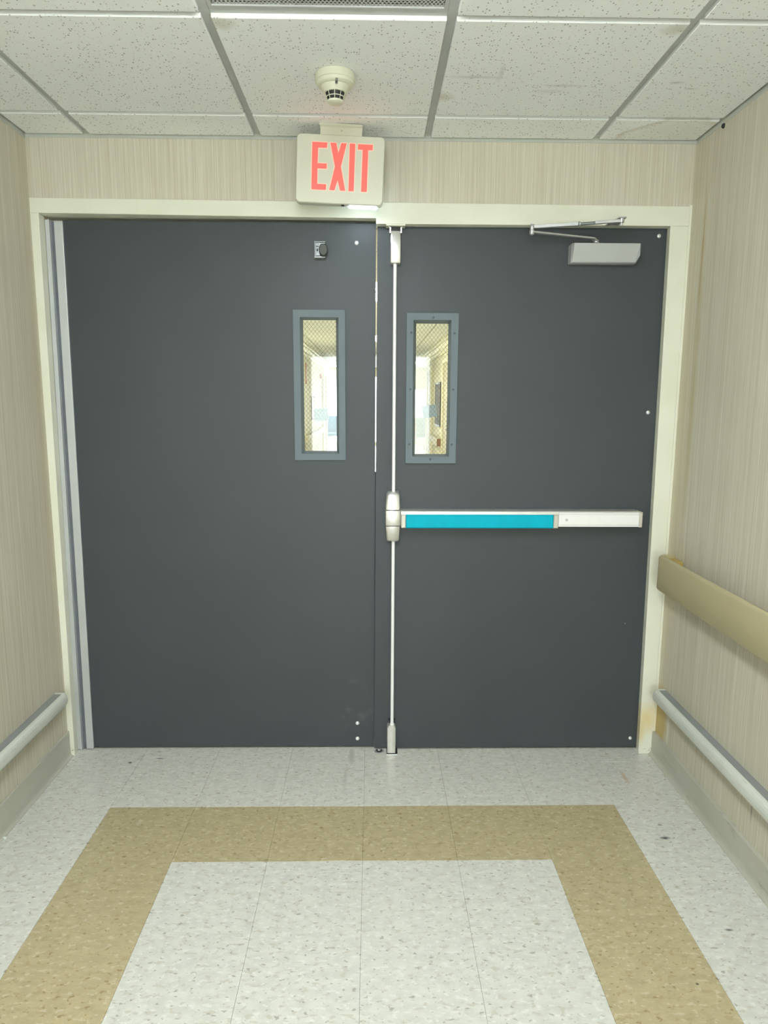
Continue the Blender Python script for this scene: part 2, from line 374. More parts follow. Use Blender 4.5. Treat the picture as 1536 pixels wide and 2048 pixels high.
# ------------------------------------------------------------------ ceiling with grid
GX = [-0.995, -0.385, 0.225, 0.835]
GY0 = 0.172; PITCH = 0.6096
def gy(k): return GY0 - k*PITCH
ceil = MB().box(XL, XR, YB, 0.372, 2.47, 2.6).build('ceiling', 'plenum'); tag(ceil, 'suspended ceiling of white pinholed boards in a grey grid', 'ceiling', kind='structure')
RD = 0.0110       # how far the boards hang below the grid
def board(parent, x0, x1, y0, y1):
    g = 0.0125
    MB().cbox(x0+g, x1-g, y0+g, y1-g, 0, 0.018, 0.0012, 'z') if False else None
    a = MB(); c = 0.0015; z0, z1 = ZC, ZC+0.02
    L = [[(x0+g, y0+g, z1), (x1-g, y0+g, z1), (x1-g, y1-g, z1), (x0+g, y1-g, z1)],
         [(x0+g, y0+g, z0+c), (x1-g, y0+g, z0+c), (x1-g, y1-g, z0+c), (x0+g, y1-g, z0+c)],
         [(x0+g+c, y0+g+c, z0), (x1-g-c, y0+g+c, z0), (x1-g-c, y1-g-c, z0), (x0+g+c, y1-g-c, z0)]]
    a.loft(L)
    return a.build('ceiling_board', 'acoustic', parent)
cols = [XL-0.003] + GX + [XR+0.003]
rows = [0.372+0.003] + [gy(k) for k in range(0, 6)]
for r in range(len(rows)-1):
    for c in range(5):
        if c == 2 and r == 2: continue        # grille
        board(ceil, cols[c], cols[c+1], rows[r+1], rows[r])
def tee(parent, x0, x1, y0, y1):
    a = MB().box(x0, x1, y0, y1, ZC+RD, ZC+RD+0.004)
    if x1-x0 < y1-y0: cx = (x0+x1)/2; a.box(cx-.001, cx+.001, y0, y1, ZC+RD+.004, ZC+.04)
    else: cy = (y0+y1)/2; a.box(x0, x1, cy-.001, cy+.001, ZC+RD+.004, ZC+.04)
    return a
for x in GX: tee(ceil, x-.012, x+.012, gy(5), 0.368).build('main_tee', 'tee', ceil)
for k in range(0, 6):
    for c in range(5): tee(ceil, cols[c]+.0125, cols[c+1]-.0125, gy(k)-.012, gy(k)+.012).build('cross_tee', 'tee', ceil)
MB().box(XL, XL+0.022, gy(5), 0.37, ZC+RD-.001, ZC+RD+.001).box(XL, XL+.0012, gy(5), .37, ZC-.013, ZC+RD).build('wall_angle', 'angle', ceil)
MB().box(XR-0.022, XR, gy(5), 0.37, ZC+RD-.001, ZC+RD+.001).box(XR-.0012, XR, gy(5), .37, ZC-.013, ZC+RD).build('wall_angle', 'angle', ceil)
MB().box(XL, XR, .352, .374, ZC+RD-.001, ZC+RD+.001).box(XL, XR, .3715, .374, ZC-.009, ZC+RD).build('wall_angle', 'angle', ceil)
ob = MB().box(XL, XR, YB, gy(5), ZC, 2.47).build('ceiling_rear', 'acoustic'); tag(ob, 'ceiling of the corridor running on behind the viewer', 'ceiling', kind='structure')

# perforated air grille
g = empty('air_grille', ((GX[1]+GX[2])/2, (gy(1)+gy(2))/2, ZC+RD)); tag(g, 'grey perforated metal air grille panel in the ceiling', 'air grille')
hw = PITCH/2-0.0125
a = MB()
for (x0, x1, y0, y1) in ((-hw, hw, hw-.010, hw), (-hw, hw, -hw, -hw+.010), (-hw, -hw+.010, -hw+.010, hw-.010), (hw-.010, hw, -hw+.010, hw-.010)):
    a.box(x0, x1, y0, y1, -.001, .006)
a.build('frame', 'grille', g)
a = MB(); P = 0.0098; R_ = 0.0031; span = hw-.009
nx = int(2*span/P); ny = int(2*span/(P*0.866))
for r in range(ny):
    yc = -span + (r+.5)*2*span/ny; hy = span/ny
    for c in range(nx):
        xc = -span + (c+.5)*2*span/nx + (P*.25 if r % 2 else -P*.25); hx = span/nx
        out = [(xc+hx, yc), (xc+hx, yc+hy), (xc-hx, yc+hy), (xc-hx, yc), (xc-hx, yc-hy), (xc+hx, yc-hy)]
        inn = [(xc+R_*math.cos(q), yc+R_*math.sin(q)) for q in (0, PI/3, 2*PI/3, PI, 4*PI/3, 5*PI/3)]
        a.add([(p[0], p[1], .003) for p in out+inn], [(i, (i+1) % 6, 6+(i+1) % 6, 6+i) for i in range(6)])
m_ = bpy.data.meshes.new('perforated_sheet'); m_.from_pydata(a.v, [], a.f); m_.materials.append(M['grille'])
o = bpy.data.objects.new('perforated_sheet', m_); COL.objects.link(o); o.parent = g; o['kind'] = 'stuff'
MB().box(-hw, hw, -hw, hw, .016, .02).build('backing', 'plenum', g)

# ceiling lamps
def lamp(x0, x1, y0, y1, zc, label, mat, group):
    e = empty('ceiling_light', ((x0+x1)/2, (y0+y1)/2, zc)); tag(e, label, 'ceiling light', group)
    hx, hy = (x1-x0)/2-.0125, (y1-y0)/2-.0125; w = .022
    a = MB()
    for q in ((-hx, hx, hy-w, hy), (-hx, hx, -hy, -hy+w), (-hx, -hx+w, -hy+w, hy-w), (hx-w, hx, -hy+w, hy-w)): a.box(*q, -.003, .03)
    a.build('frame', 'white_metal', e)
    MB().box(-hx+w, hx-w, -hy+w, hy-w, .004, .008).build('diffuser', mat, e)
def wrap_lamp(x, y, label):
    e = empty('ceiling_light', (x, y, ZC)); tag(e, label, 'ceiling light', 'corridor lamps')
    MB().box(-.13, .13, -.60, .60, -.055, -.045).build('housing', 'white_metal', e)
    for y in (-.4, .4): MB().box(-.03, .03, y-.03, y+.03, -.045, 0).build('spacer', 'white_metal', e)
    q = [(-.15, -.055), (-.155, -.075), (-.145, -.105), (-.11, -.128), (.11, -.128), (.145, -.105), (.155, -.075), (.15, -.055)]
    MB().sweep_y(q, (-.60, .60)).build('diffuser', 'diffuser', e)
wrap_lamp(-.08, -1.62, 'wraparound ceiling lamp overhead, just ahead of the viewer')
wrap_lamp(-.08, -4.9, 'unseen wraparound lamp far behind the viewer, added to brighten the corridor')  # extra lamp out of view, added for more light

# ------------------------------------------------------------------ door frame
fr = empty('trim_1', (0, YF, 0)); tag(fr, 'cream painted steel frame around the grey double doors', 'door frame', kind='structure')
def pbuild(mb, name, mat, parent, bevel=0):
    off = parent.matrix_world.translation if parent.parent is None else Vector((0, 0, 0))
    loc = Vector(parent.location)
    pp = parent.parent
    while pp is not None: loc = loc + Vector(pp.location); pp = pp.parent
    mb.v = [tuple(Vector(v)-loc) for v in mb.v]
    return mb.build(name, mat, parent, bevel)
head = [(-1.219, 2.176), (1.199, 2.166), (1.199, 2.08), (1.125, 2.0955), (0.041, 2.0955), (0.041, 2.1145), (-1.189, 2.123), (-1.219, 2.08)]
head = [(-1.219, 2.176), (1.199, 2.166), (1.199, 2.0965), (0.041, 2.0950), (0.041, 2.1145), (-1.219, 2.1235)]
pbuild(MB().prism(head, YF, YF+.043), 'head', 'frame', fr, .002)
pbuild(MB().box(-1.19, .041, YF+.043, YF+.115, 2.1235, 2.17).box(.041, 1.199, YF+.043, YF+.15, 2.122, 2.17).box(-1.19, .041, YF+.112, YF+.15, 2.09, 2.1235), 'head_stop', 'frame', fr)
pbuild(MB().loft([[(-1.221, YF, 0), (-1.196, YF, 0), (-1.2045, YF+.053, 0), (-1.221, YF+.053, 0)], [(-1.219, YF, 2.1235), (-1.188, YF, 2.1235), (-1.190, YF+.053, 2.1235), (-1.219, YF+.053, 2.1235)]]), 'jamb', 'frame', fr, .002)
pbuild(MB().box(-1.222, -1.15, YF+.112, YF+.15, 0, 2.09).box(-1.222, -1.204, YF+.053, YF+.112, 0, 2.12), 'jamb_stop', 'frame', fr)
a = MB()
a.loft([[(1.143, YF, 0), (1.199, YF, 0), (1.199, YF+.043, 0), (1.149, YF+.043, 0)], [(1.131, YF, 2.0965), (1.199, YF, 2.0965), (1.199, YF+.043, 2.0965), (1.136, YF+.043, 2.0965)]])
pbuild(a, 'jamb', 'frame', fr, .002)
pbuild(MB().box(1.168, 1.21, YF+.043, YF+.15, 0, 2.12), 'jamb_stop', 'frame', fr)
pbuild(MB().box(1.199, 1.208, YF+.001, YF+.02, 0.0, 2.17), 'caulk_bead', 'frame', fr)

# ------------------------------------------------------------------ door leaves
def leaf(outer_b, outer_t, y0, y1, z0, z1, hole, name, parent):
    (xb0, xb1), (xt0, xt1) = outer_b, outer_t; hx0, hx1, hz0, hz1 = hole
    O = [(xb0, z0), (xb1, z0), (xt1, z1), (xt0, z1)]; I = [(hx0, hz0), (hx1, hz0), (hx1, hz1), (hx0, hz1)]
    v = [(x, y, z) for y in (y0, y1) for x, z in O+I]; f = []
    for i in range(4):
        j = (i+1) % 4
        f += [(i, j, 4+j, 4+i), (8+i, 12+i, 12+j, 8+j), (i, 8+i, 8+j, j), (4+i, 4+j, 12+j, 12+i)]
    return pbuild(MB().add(v, f), name, 'door', parent)
def lite(parent, o, i, gz, yf, glass_rect, screws):
    """window kit: o outer rect, i lip rect (x0,x1,z0,z1) at the front face, glass set back"""
    def rect(r, y): return [(r[0], y, r[2]), (r[1], y, r[2]), (r[1], y, r[3]), (r[0], y, r[3])]
    L = [rect(o, yf+.012), rect(o, yf+.001), rect((o[0]+.001, o[1]-.001, o[2]+.001, o[3]-.001), yf), rect(i, yf), rect((i[0]+.001, i[1]-.001, i[2]+.001, i[3]-.001), yf+.001), rect(glass_rect, gz-.003), rect(glass_rect, gz+.003)]
    k = pbuild(MB().loft(L, caps=False), 'window_frame', 'lite', parent)
    G = tuple(x+d for x, d in zip(glass_rect, (-.004, .004, -.004, .004)))
    gl_ = pbuild(MB().box(G[0], G[1], gz, gz+.006, G[2], G[3]), 'pane', 'glass', k)
    # diamond wire cast in the glass
    a = MB(); sx, sz, w = .0155, .0185, .00050
    x0, x1, z0, z1 = glass_rect; m = sz/sx
    n = int((x1-x0)/sx + (z1-z0)/sz)+3
    for sgn in (1, -1):
        for q in range(-n, n):
            # z = z0 + sgn*m*(x-x0) + q*sz
            pts = []
            for x in (x0, x1): pts.append((x, z0+sgn*m*(x-x0)+q*sz))
            (xa, za), (xb_, zb) = pts
            ts = [0.0, 1.0]; lo, hi = 0.0, 1.0; dz = zb-za
            t0, t1 = (z0-za)/dz, (z1-za)/dz
            lo = max(lo, min(t0, t1)); hi = min(hi, max(t0, t1))
            if hi-lo < .01: continue
            p = [(xa+(xb_-xa)*u, za+dz*u) for u in (lo, hi)]
            a.cyl((p[0][0], gz+.0075, p[0][1]), (p[1][0], gz+.0075, p[1][1]), w, n=4, smooth=False)
    wo = pbuild(a, 'wire_mesh', 'wire', k); wo['kind'] = 'stuff'
    # kit ring on the far side
    L = [rect(o, yf+.062), rect(o, yf+.07), rect(i, yf+.07), rect(glass_rect, gz+.006)]
    pbuild(MB().loft(L, caps=False), 'rear_window_frame', 'lite', parent)
    for (x, z) in screws:
        pbuild(MB().lathe((x, yf, z), [(.0046, .002), (.0046, -.0004), (.003, -.0014), (.0008, -.0016)], 'y', 12), 'screw', 'lite_screw', k)
    return k
def dome_bolt(parent, x, z, yf, r=.0075):
    pbuild(MB().lathe((x, yf, z), [(r*1.15, .001), (r*1.15, -.001), (r*.95, -.0035), (r*.6, -.005), (r*.15, -.0055)], 'y', 16), 'bolt_head', 'bolt', parent)

# left leaf: swings towards the viewer on a full length hinge
d1 = empty('door_1', (-1.14, YL, 0)); tag(d1, 'wider left dark grey door leaf with narrow wired window and aluminium edge hinge', 'door', kind='structure')
leaf((-1.142, .0378), (-1.128, .0412), YL, YL+.045, .008, 2.1115, (-.262, -.088, 1.232, 1.782), 'leaf', d1)
lite(d1, (-.276, -.0755, 1.220, 1.795), (-.2495, -.1015, 1.245, 1.767), YL+.022, YL-.010, (-.240, -.1125, 1.2545, 1.7595), [])
dome_bolt(d1, -.032, 2.040, YL); dome_bolt(d1, -.032, .111, YL); dome_bolt(d1, -.032, .042, YL)
h = pbuild(MB().tbox(-1.168, -1.1395, -1.157, -1.1255, YL-.009, YL, .004, 2.108), 'hinge', 'alu', d1, .001)
pbuild(MB().tbox(-1.204, -1.184, -1.1885, -1.170, YL-.012, YL+.03, .004, 2.112), 'hinge_jamb_leaf', 'alu', h, .001)
pbuild(MB().tbox(-1.189, -1.184, -1.1745, -1.170, YL-.018, YL-.012, .004, 2.112), 'hinge_gear_lip', 'alu', h)
pbuild(MB().tbox(-1.184, -1.168, -1.170, -1.157, YL-.001, YL+.02, .004, 2.108), 'hinge_groove', 'alu_dark', h)
pbuild(MB().box(.024, .052, YL+.0455, YL+.0495, .012, 1.17), 'gap_light_block', 'alu_dark', d1)  # strip added behind the lower gap to block light from beyond
# roller catch high on the left leaf
k = pbuild(MB().cbox(-.1905, -.1475, YL-.010, YL, 1.979, 2.044, .003), 'roller_catch', 'chrome', d1)
pbuild(MB().box(-.1895, -.1485, YL-.024, YL-.010, 1.981, 1.987).box(-.1895, -.186, YL-.020, YL-.010, 1.987, 2.042).box(-.1895, -.1485, YL-.018, YL-.010, 2.038, 2.042), 'catch_lip', 'chrome', k, .001)
prof = [(math.cos(q)*.0165, math.sin(q)*.0255) for q in [2*PI*i/24 for i in range(24)]]
pbuild(MB().loft([[(-.1555+x, YL-.010, 2.0095+min(z, .021)) for x, z in prof], [(-.1555+x, YL-.028, 2.0095+min(z, .021)) for x, z in prof], [(-.1555+x*.8, YL-.034, 2.0095+min(z, .021)*.8) for x, z in prof]], smooth=True), 'bumper', 'olive', k)
pbuild(MB().prism([(-.184, 1.990), (-.168, 1.990), (-.172, 2.003), (-.180, 2.003)], YL-.016, YL-.010).box(-.184, -.174, YL-.014, YL-.010, 2.016, 2.034), 'catch_spring', 'chrome', k, .001)
pbuild(MB().cyl((-.179, YL-.013, 2.0105), (-.179, YL-.017, 2.0105), .0035, n=10).box(-.184, -.174, YL-.0145, YL-.012, 2.022, 2.0255), 'catch_slot', 'black', k)

# right leaf: swings away, with exit device and closer
d2 = empty('door_2', (1.15, YR, 0)); tag(d2, 'right dark grey door leaf with turquoise push bar and closer', 'door', kind='structure')
leaf((.0382, 1.163), (.0468, 1.163), YR, YR+.045, .008, 2.115, (.172, .342, 1.224, 1.772), 'leaf', d2)
lite(d2, (.1585, .3575, 1.210, 1.784), (.1845, .3300, 1.2365, 1.758), YR+.032, YR-.010, (.1975, .323, 1.244, 1.7485),
     [(.260, 1.766), (.177, 1.710), (.342, 1.708), (.175, 1.497), (.341, 1.497), (.173, 1.285), (.339, 1.285), (.256, 1.227)])
for (x, z) in ((1.108, 2.071), (1.109, 1.412), (1.122, .047)): dome_bolt(d2, x, z, YR, .0065)
# exit device: centre case
a = MB()
def cs(x0, x1, y, z): # rounded front section at height z
    yb = YR-.002; r = .010
    return [(x0, yb, z), (x0, y+r, z), (x0+.3*r, y+.3*r, z), (x0+r, y, z), (x1-r, y, z), (x1-.3*r, y+.3*r, z), (x1, y+r, z), (x1, yb, z)]
ex = pbuild(MB().loft([cs(.0795, .1395, .352, .970), cs(.0795, .1395, .350, .973), cs(.0795, .1395, .350, 1.027), cs(.0795, .1395, .352, 1.030)], smooth=True), 'exit_device', 'steel', d2)
pbuild(MB().loft([cs(.0805, .1385, .353, 1.033), cs(.0805, .1385, .353, 1.040), cs(.0845, .1365, .366, 1.090), cs(.0885, .1335, .374, 1.099), cs(.094, .129, .385, 1.1015)], smooth=True), 'case_cover', 'steel', ex)
pbuild(MB().loft([cs(.094, .129, .385, .9005), cs(.0875, .1335, .374, .9035), cs(.0845, .1360, .366, .912), cs(.0805, .1385, .353, .960), cs(.0805, .1385, .353, .967)], smooth=True), 'case_cover', 'steel', ex)
pbuild(MB().box(.085, .134, .36, YR-.002, .967, .970).box(.085, .134, .36, YR-.002, 1.030, 1.033), 'case_joint', 'dark_metal', ex)
# rail behind the pad, pad, end caps, cover
pbuild(MB().cbox(.140, 1.078, .356, YR, .967, 1.0285, .003), 'mounting_rail', 'steel', ex)
pbuild(MB().cbox(.1605, .7385, .346, .357, .9615, 1.0145, .004), 'push_pad', 'cyan', ex)
for (x0, x1) in ((.142, .160), (.739, .7575)): pbuild(MB().cbox(x0, x1, .345, .358, .9625, 1.015, .003), 'pad_end_cap', 'cap', ex)
pbuild(MB().cbox(.759, 1.077, .349, .357, .9675, 1.0235, .002), 'cover_plate', 'rod', ex)
pbuild(MB().box(.759, 1.077, .3484, .350, .9745, .9755).box(.759, 1.077, .3484, .350, 1.0165, 1.0175), 'cover_groove', 'silver', ex)
pbuild(MB().cbox(1.078, 1.0895, .348, YR, .9655, 1.026, .003), 'rail_end_cap', 'cap', ex)
pbuild(MB().cyl((.790, .3495, .995), (.790, .3475, .995), .0055, n=14).cyl((.790, .3478, .995), (.790, .3470, .995), .0030, n=6), 'dogging_screw', 'zinc', ex)
# rods and latch cases
def rod(z0, z1): return MB().cyl((.1125, .392, z0), (.1125, .392, z1), .0068, n=20)
pbuild(rod(1.098, 1.962), 'rod', 'rod', ex); pbuild(rod(.120, .904), 'rod', 'rod', ex)
def lc(x0, x1, y, z):
    yb = YR-.002; r = .003
    return [(x0, yb, z), (x0, y+r, z), (x0+.3*r, y+.3*r, z), (x0+r, y, z), (x1-r, y, z), (x1-.3*r, y+.3*r, z), (x1, y+r, z), (x1, yb, z)]
lt = pbuild(MB().loft([lc(.099, .128, .385, 1.957), lc(.0955, .132, .377, 1.960), lc(.095, .1325, .374, 1.966), lc(.095, .1325, .372, 2.038), lc(.0955, .132, .384, 2.074)], smooth=True), 'top_latch', 'steel', d2)
pbuild(MB().box(.098, .130, .385, YR, 2.074, 2.086), 'latch_bolt', 'black', lt)
pbuild(MB().box(.091, .096, .378, YR, 2.066, 2.086).box(.1315, .1365, .378, YR, 2.066, 2.086), 'latch_ear', 'steel', lt)
lb = pbuild(MB().loft([lc(.0925, .1270, .372, .006), lc(.0925, .1270, .372, .042), lc(.0920, .1275, .370, .043), lc(.0920, .1275, .370, .118), lc(.096, .1235, .376, .1235)], smooth=True), 'bottom_latch', 'steel', d2)
pbuild(MB().lathe((.1125, .392, .123), [(.009, 0), (.009, .006), (.0065, .008)], 'z', 16), 'rod_collar', 'rod', lb)
pbuild(MB().box(.0990, .1055, .398, YR, .124, .140).box(.1195, .126, .398, YR, .124, .140), 'rod_guide', 'dark_metal', lb)
# closer
cl = pbuild(MB().loft([
    [(.7655, .412, 1.963), (1.014, .412, 1.963), (1.019, .412, 1.985), (1.019, .412, 2.031), (.7655, .412, 2.031)],
    [(.7675, .378, 1.963), (1.012, .378, 1.963), (1.019, .368, 1.985), (1.019, .368, 2.033), (.7675, .368, 2.033)],
    [(.7735, .372, 1.966), (1.008, .372, 1.966), (1.0185, .352, 1.989), (1.0185, .352, 2.031), (.7735, .352, 2.031)]]), 'door_closer', 'silver', d2, .002)
def bar(p0, p1, w, hgt, up=Vector((0, 0, 1))):
    p0, p1 = Vector(p0), Vector(p1); d = (p1-p0).normalized(); s_ = d.cross(up).normalized(); u = s_.cross(d)
    q = [(-w/2, -hgt/2), (w/2, -hgt/2), (w/2, hgt/2), (-w/2, hgt/2)]
    return MB().loft([[tuple(c+a_*s_+b_*u) for a_, b_ in q] for c in (p0, p1)])
pbuild(MB().lathe((.862, .384, 2.031), [(.013, 0), (.013, .004), (.009, .008), (.009, .016), (.003, .018)], 'z', 20), 'spindle', 'zinc', cl)
a = bar((.862, .384, 2.042), (.846, .372, 2.051), .018, .006); b2 = bar((.848, .374, 2.051), (.606, .318, 2.0595), .018, .006)
a.add(b2.v, b2.f); pbuild(a, 'main_arm', 'zinc', cl, .001)
pbuild(MB().lathe((.606, .318, 2.052), [(.004, -.004), (.009, 0), (.009, .012), (.007, .014), (.007, .026), (.009, .028), (.008, .034), (.002, .036)], 'z', 20), 'elbow', 'zinc', cl)
a = bar((.612, .318, 2.077), (.764, .3005, 2.0835), .016, .0115); b2 = bar((.746, .3025, 2.083), (.7665, .300, 2.084), .019, .0135); a.add(b2.v, b2.f)
a.cyl((.770, .2997, 2.084), (.775, .2993, 2.0845), .009, n=12)
pbuild(a, 'forearm', 'zinc', cl, .001)
pbuild(MB().cyl((.762, .3007, 2.0835), (.852, .2897, 2.0875), .0055, n=14), 'forearm_rod', 'chrome', cl)
pbuild(bar((.826, .292, 2.087), (.918, .281, 2.0915), .014, .010), 'forearm', 'zinc', cl, .001)
pbuild(MB().lathe((.918, .281, 2.076), [(.002, -.002), (.004, 0), (.004, .008), (.009, .010), (.009, .023), (.006, .025)], 'z', 18), 'shoe_pivot', 'zinc', cl)
pbuild(MB().loft([[(.888, .369, 2.096+z), (.938, .369, 2.096+z), (.932, .270, 2.100+z), (.908, .270, 2.100+z)] for z in (0, .004)]), 'shoe_plate', 'zinc', cl, .001)

# strike over the top latch, floor strike, floor bolt socket
ob = MB().cbox(.078, .149, YF-.002, YF+.043, 2.0895, 2.0945, .001); ob.cyl((.089, .385, 2.0895), (.089, .385, 2.0875), .003, n=10); ob.cyl((.138, .385, 2.0895), (.138, .385, 2.0875), .003, n=10)
ob = ob.build('latch_strike', 'frame'); tag(ob, 'small painted strike plate under the door head, above the top latch', 'strike plate')
fs = empty('floor_strike', (.1125, .395, 0)); tag(fs, 'square metal strike plate set in floor under the bottom latch', 'strike plate')
pbuild(MB().cbox(.0890, .1360, .366, .424, 0, .003, .001, 'z'), 'plate', 'zinc', fs)
pbuild(MB().box(.0910, .1345, .3695, .420, .003, .0045), 'pocket', 'dark_metal', fs)
so = empty('floor_socket', (.059, .401, 0)); tag(so, 'small round dark bolt socket in floor beside the bottom latch', 'floor socket')
pbuild(MB().lathe((.059, .401, 0), [(.020, 0), (.020, .0012), (.013, .002)], 'z', 28), 'collar', 'zinc', so)
pbuild(MB().lathe((.059, .401, .002), [(.0125, 0), (.0115, .003), (.0075, .003)], 'z', 28), 'ring', 'black', so)
pbuild(MB().lathe((.059, .401, .002), [(.0068, 0), (.0066, .004), (.003, .005)], 'z', 20), 'core', 'bolt', so)

# notes stuck to the far side of the panes
def note(pts, y, label):
    o = MB().prism(pts, y, y+.0006).build('paper_note', 'paper_note'); tag(o, label, 'paper note', 'notes on the door panes')
note([(-.1985, 1.370), (-.142, 1.376), (-.1475, 1.424), (-.2035, 1.420)], YL+.0302, 'pale blue square paper note behind the left door pane')
note([(.232, 1.384), (.286, 1.393), (.279, 1.440), (.223, 1.432)], YR+.0404, 'pale blue square paper note behind the right door pane')

# ------------------------------------------------------------------ exit sign
ex_c = Vector((-.0845, .24, 2.2415)); th = math.radians(-2.2)
sg = empty('exit_sign', ex_c); sg.rotation_euler = (0, -th, 0); tag(sg, 'ivory ceiling hung exit sign with lit red EXIT lettering', 'exit sign')
def rrect(hx, hz, r, n=6, dx=0, dz=0):
    P = []
    for cx, cz, a0 in ((hx-r, hz-r, 0), (-hx+r, hz-r, PI/2), (-hx+r, -hz+r, PI), (hx-r, -hz+r, 3*PI/2)):
        for i in range(n+1): q = a0+PI/2*i/n; P.append((dx+cx+r*math.cos(q), dz+cz+r*math.sin(q)))
    return P
L = [[(x, y, z) for x, z in rrect(hx, hz, r)] for hx, hz, r, y in ((.1485, .1095, .014, .042), (.1515, .1120, .016, .036), (.1515, .1120, .016, .004), (.1490, .1095, .014, 0.0))]
MB().loft(L).build('housing', 'ivory', sg)
LET = dict(
 E=[(-98, 85.3), (-46, 85.3), (-47, 67.5), (-77, 67), (-77.7, 17.3), (-46, 17.3), (-46, .4), (-77.7, .2), (-77, -50), (-46.6, -50), (-46.6, -68.6), (-97, -68.8)],
 X=[(-35.8, 85), (-15.7, 85.3), (-7.2, 53.3), (1.7, 85.3), (20.5, 85.5), (2.9, 9.6), (20.3, -68.6), (2.7, -68.7), (-7.3, -35.4), (-17.1, -68.6), (-35.2, -68.6), (-17.9, 8.6)],
 I=[(30.7, 85.8), (50, 85.5), (49.7, -68.9), (31.5, -69)],
 T=[(59.5, 85), (110.5, 85), (110.6, 67.3), (95.1, 67), (95, -68.8), (75.2, -69), (75.7, 67.3), (59.3, 67.3)])
def grow(poly, d):
    P = [Vector(p) for p in poly]; n = len(P); out = []
    area = sum(P[i].x*P[(i+1) % n].y-P[(i+1) % n].x*P[i].y for i in range(n)); s = 1 if area > 0 else -1
    for i in range(n):
        e0 = (P[i]-P[i-1]).normalized(); e1 = (P[(i+1) % n]-P[i]).normalized()
        n0 = Vector((e0.y, -e0.x))*s; n1 = Vector((e1.y, -e1.x))*s
        k = 1+n0.dot(n1); k = max(k, .35); out.append(P[i]+(n0+n1)*(d/k))
    return out
for ch, poly in LET.items():
    lo = MB().prism([(x/1000, z/1000) for x, z in poly], -.0012, .002).build('letter', 'red', sg); lo['label'] = 'lit red letter '+ch
    MB().prism([(p.x/1000, p.y/1000) for p in grow(poly, 2.0)], -.0006, .002).build('letter_rim', 'pink', lo)
for cx, s_ in ((-.128, -1), (.120, 1)):     # knock-out chevrons moulded into the face
    a = MB()
    for i in range(14):
        q0, q1 = -1.1+i*2.2/14, -1.1+(i+1)*2.2/14
        ring = lambda q, r: (cx-.006*s_+s_*r*math.cos(q), r*math.sin(q)+.010)
        P4 = [ring(q0, .021), ring(q1, .021), ring(q1, .022), ring(q0, .022)]
        a.prism(P4, -.0006, .001)
    a.prism([(cx, .026), (cx+s_*.010, .010), (cx+s_*.0115, .010), (cx+s_*.0015, .026)], -.0006, .001).prism([(cx, -.006), (cx+s_*.010, .010), (cx+s_*.0115, .010), (cx+s_*.0015, -.006)], -.0006, .001)
    a.build('chevron', 'ivory', sg)
MB().cbox(.034, .132, .029, .0415, -.1150, -.1115, .0006).build('downlight_lens', 'lens', sg)
MB().cyl((.0125, .012, -.112), (.0125, .012, -.1155), .006, n=12).build('test_button', 'black', sg)
# canopy to the ceiling
MB().loft([[(-.0715, .004, .1115), (.0715, .004, .1115), (.0715, .040, .1115), (-.0715, .040, .1115)],
           [(-.0720, .004, .138), (.0720, .004, .138), (.0720, .040, .138), (-.0720, .040, .138)],
           [(-.0755, -.002, .141), (.0730, -.002, .141), (.0730, .046, .141), (-.0755, .046, .141)],
           [(-.0765, -.002, .1475), (.0730, -.002, .1475), (.0730, .046, .1475), (-.0765, .046, .1475)]]).build('canopy', 'ivory', sg)
MB().lathe((0.002, .004, .127), [(.003, .001), (.003, -.0012), (.001, -.0016)], 'y', 10).build('screw', 'cap', sg)
MB().box(-.04, .045, .008, .036, .1475, .1515).build('canopy_gap_shadow', 'black', sg)  # black box standing in for the shadow in the gap over the canopy

# ------------------------------------------------------------------ smoke detector
sd = empty('smoke_detector', (-.0812, -.128, ZC)); tag(sd, 'ivory cone shaped smoke detector on the ceiling before the exit sign', 'smoke detector')
MB().lathe((0, 0, 0), [(.0545, 0), (.0575, -.003), (.0580, -.008), (.0580, -.0215), (.0565, -.0225)], 'z', 40).build('base', 'ivory2', sd)
MB().lathe((0, 0, 0), [(.0550, -.0225), (.0540, -.030), (.0500, -.034), (.0420, -.0355), (.0355, -.047), (.0318, -.0525)], 'z', 40).build('housing', 'ivory2', sd)
MB().lathe((0, 0, 0), [(.0285, -.0515), (.0225, -.0735)], 'z', 32).build('sensing_chamber', 'black', sd)
MB().lathe((0, 0, 0), [(.0225, -.0715), (.0238, -.0725), (.0225, -.077), (.0180, -.0795), (.0090, -.0815), (.002, -.082)], 'z', 32).build('nose', 'ivory2', sd)
for i in range(10):
    q = 2*PI*i/10-PI/2; cq, sq = math.cos(q), math.sin(q)
    MB().cyl((.0312*cq, .0312*sq, -.0520), (.0234*cq, .0234*sq, -.0735), .0010, n=6).build('cage_rib', 'ivory2', sd)
MB().lathe((0, 0, 0), [(.0268, -.0625), (.0280, -.0628), (.0274, -.0645), (.0262, -.0642)], 'z', 32).build('cage_ring', 'ivory2', sd)
a = MB(); q0 = math.radians(-82)
for dq, z0, z1 in ((0, -.0305, -.0335), (0, -.0345, -.0375), (0, -.0385, -.0415)):
    r0 = .0525+(z0+.029)*1.3; r0 = {-.0305: .0520, -.0345: .0475, -.0385: .0420}[z0]; r1 = {-.0335: .0490, -.0375: .0430, -.0415: .0402}[z1]
    q = q0; w = .0035
    u = Vector((-math.sin(q), math.cos(q), 0)); n_ = Vector((math.cos(q), math.sin(q), 0))
    A0 = n_*r0+Vector((0, 0, z0)); A1 = n_*r1+Vector((0, 0, z1)); o_ = n_*.0012+Vector((0, 0, -.0012))
    a.loft([[tuple(A0-u*w-o_), tuple(A0+u*w-o_), tuple(A0+u*w+o_), tuple(A0-u*w+o_)], [tuple(A1-u*w-o_), tuple(A1+u*w-o_), tuple(A1+u*w+o_), tuple(A1-u*w+o_)]])
a.build('indicator_window', 'chrome', sd)

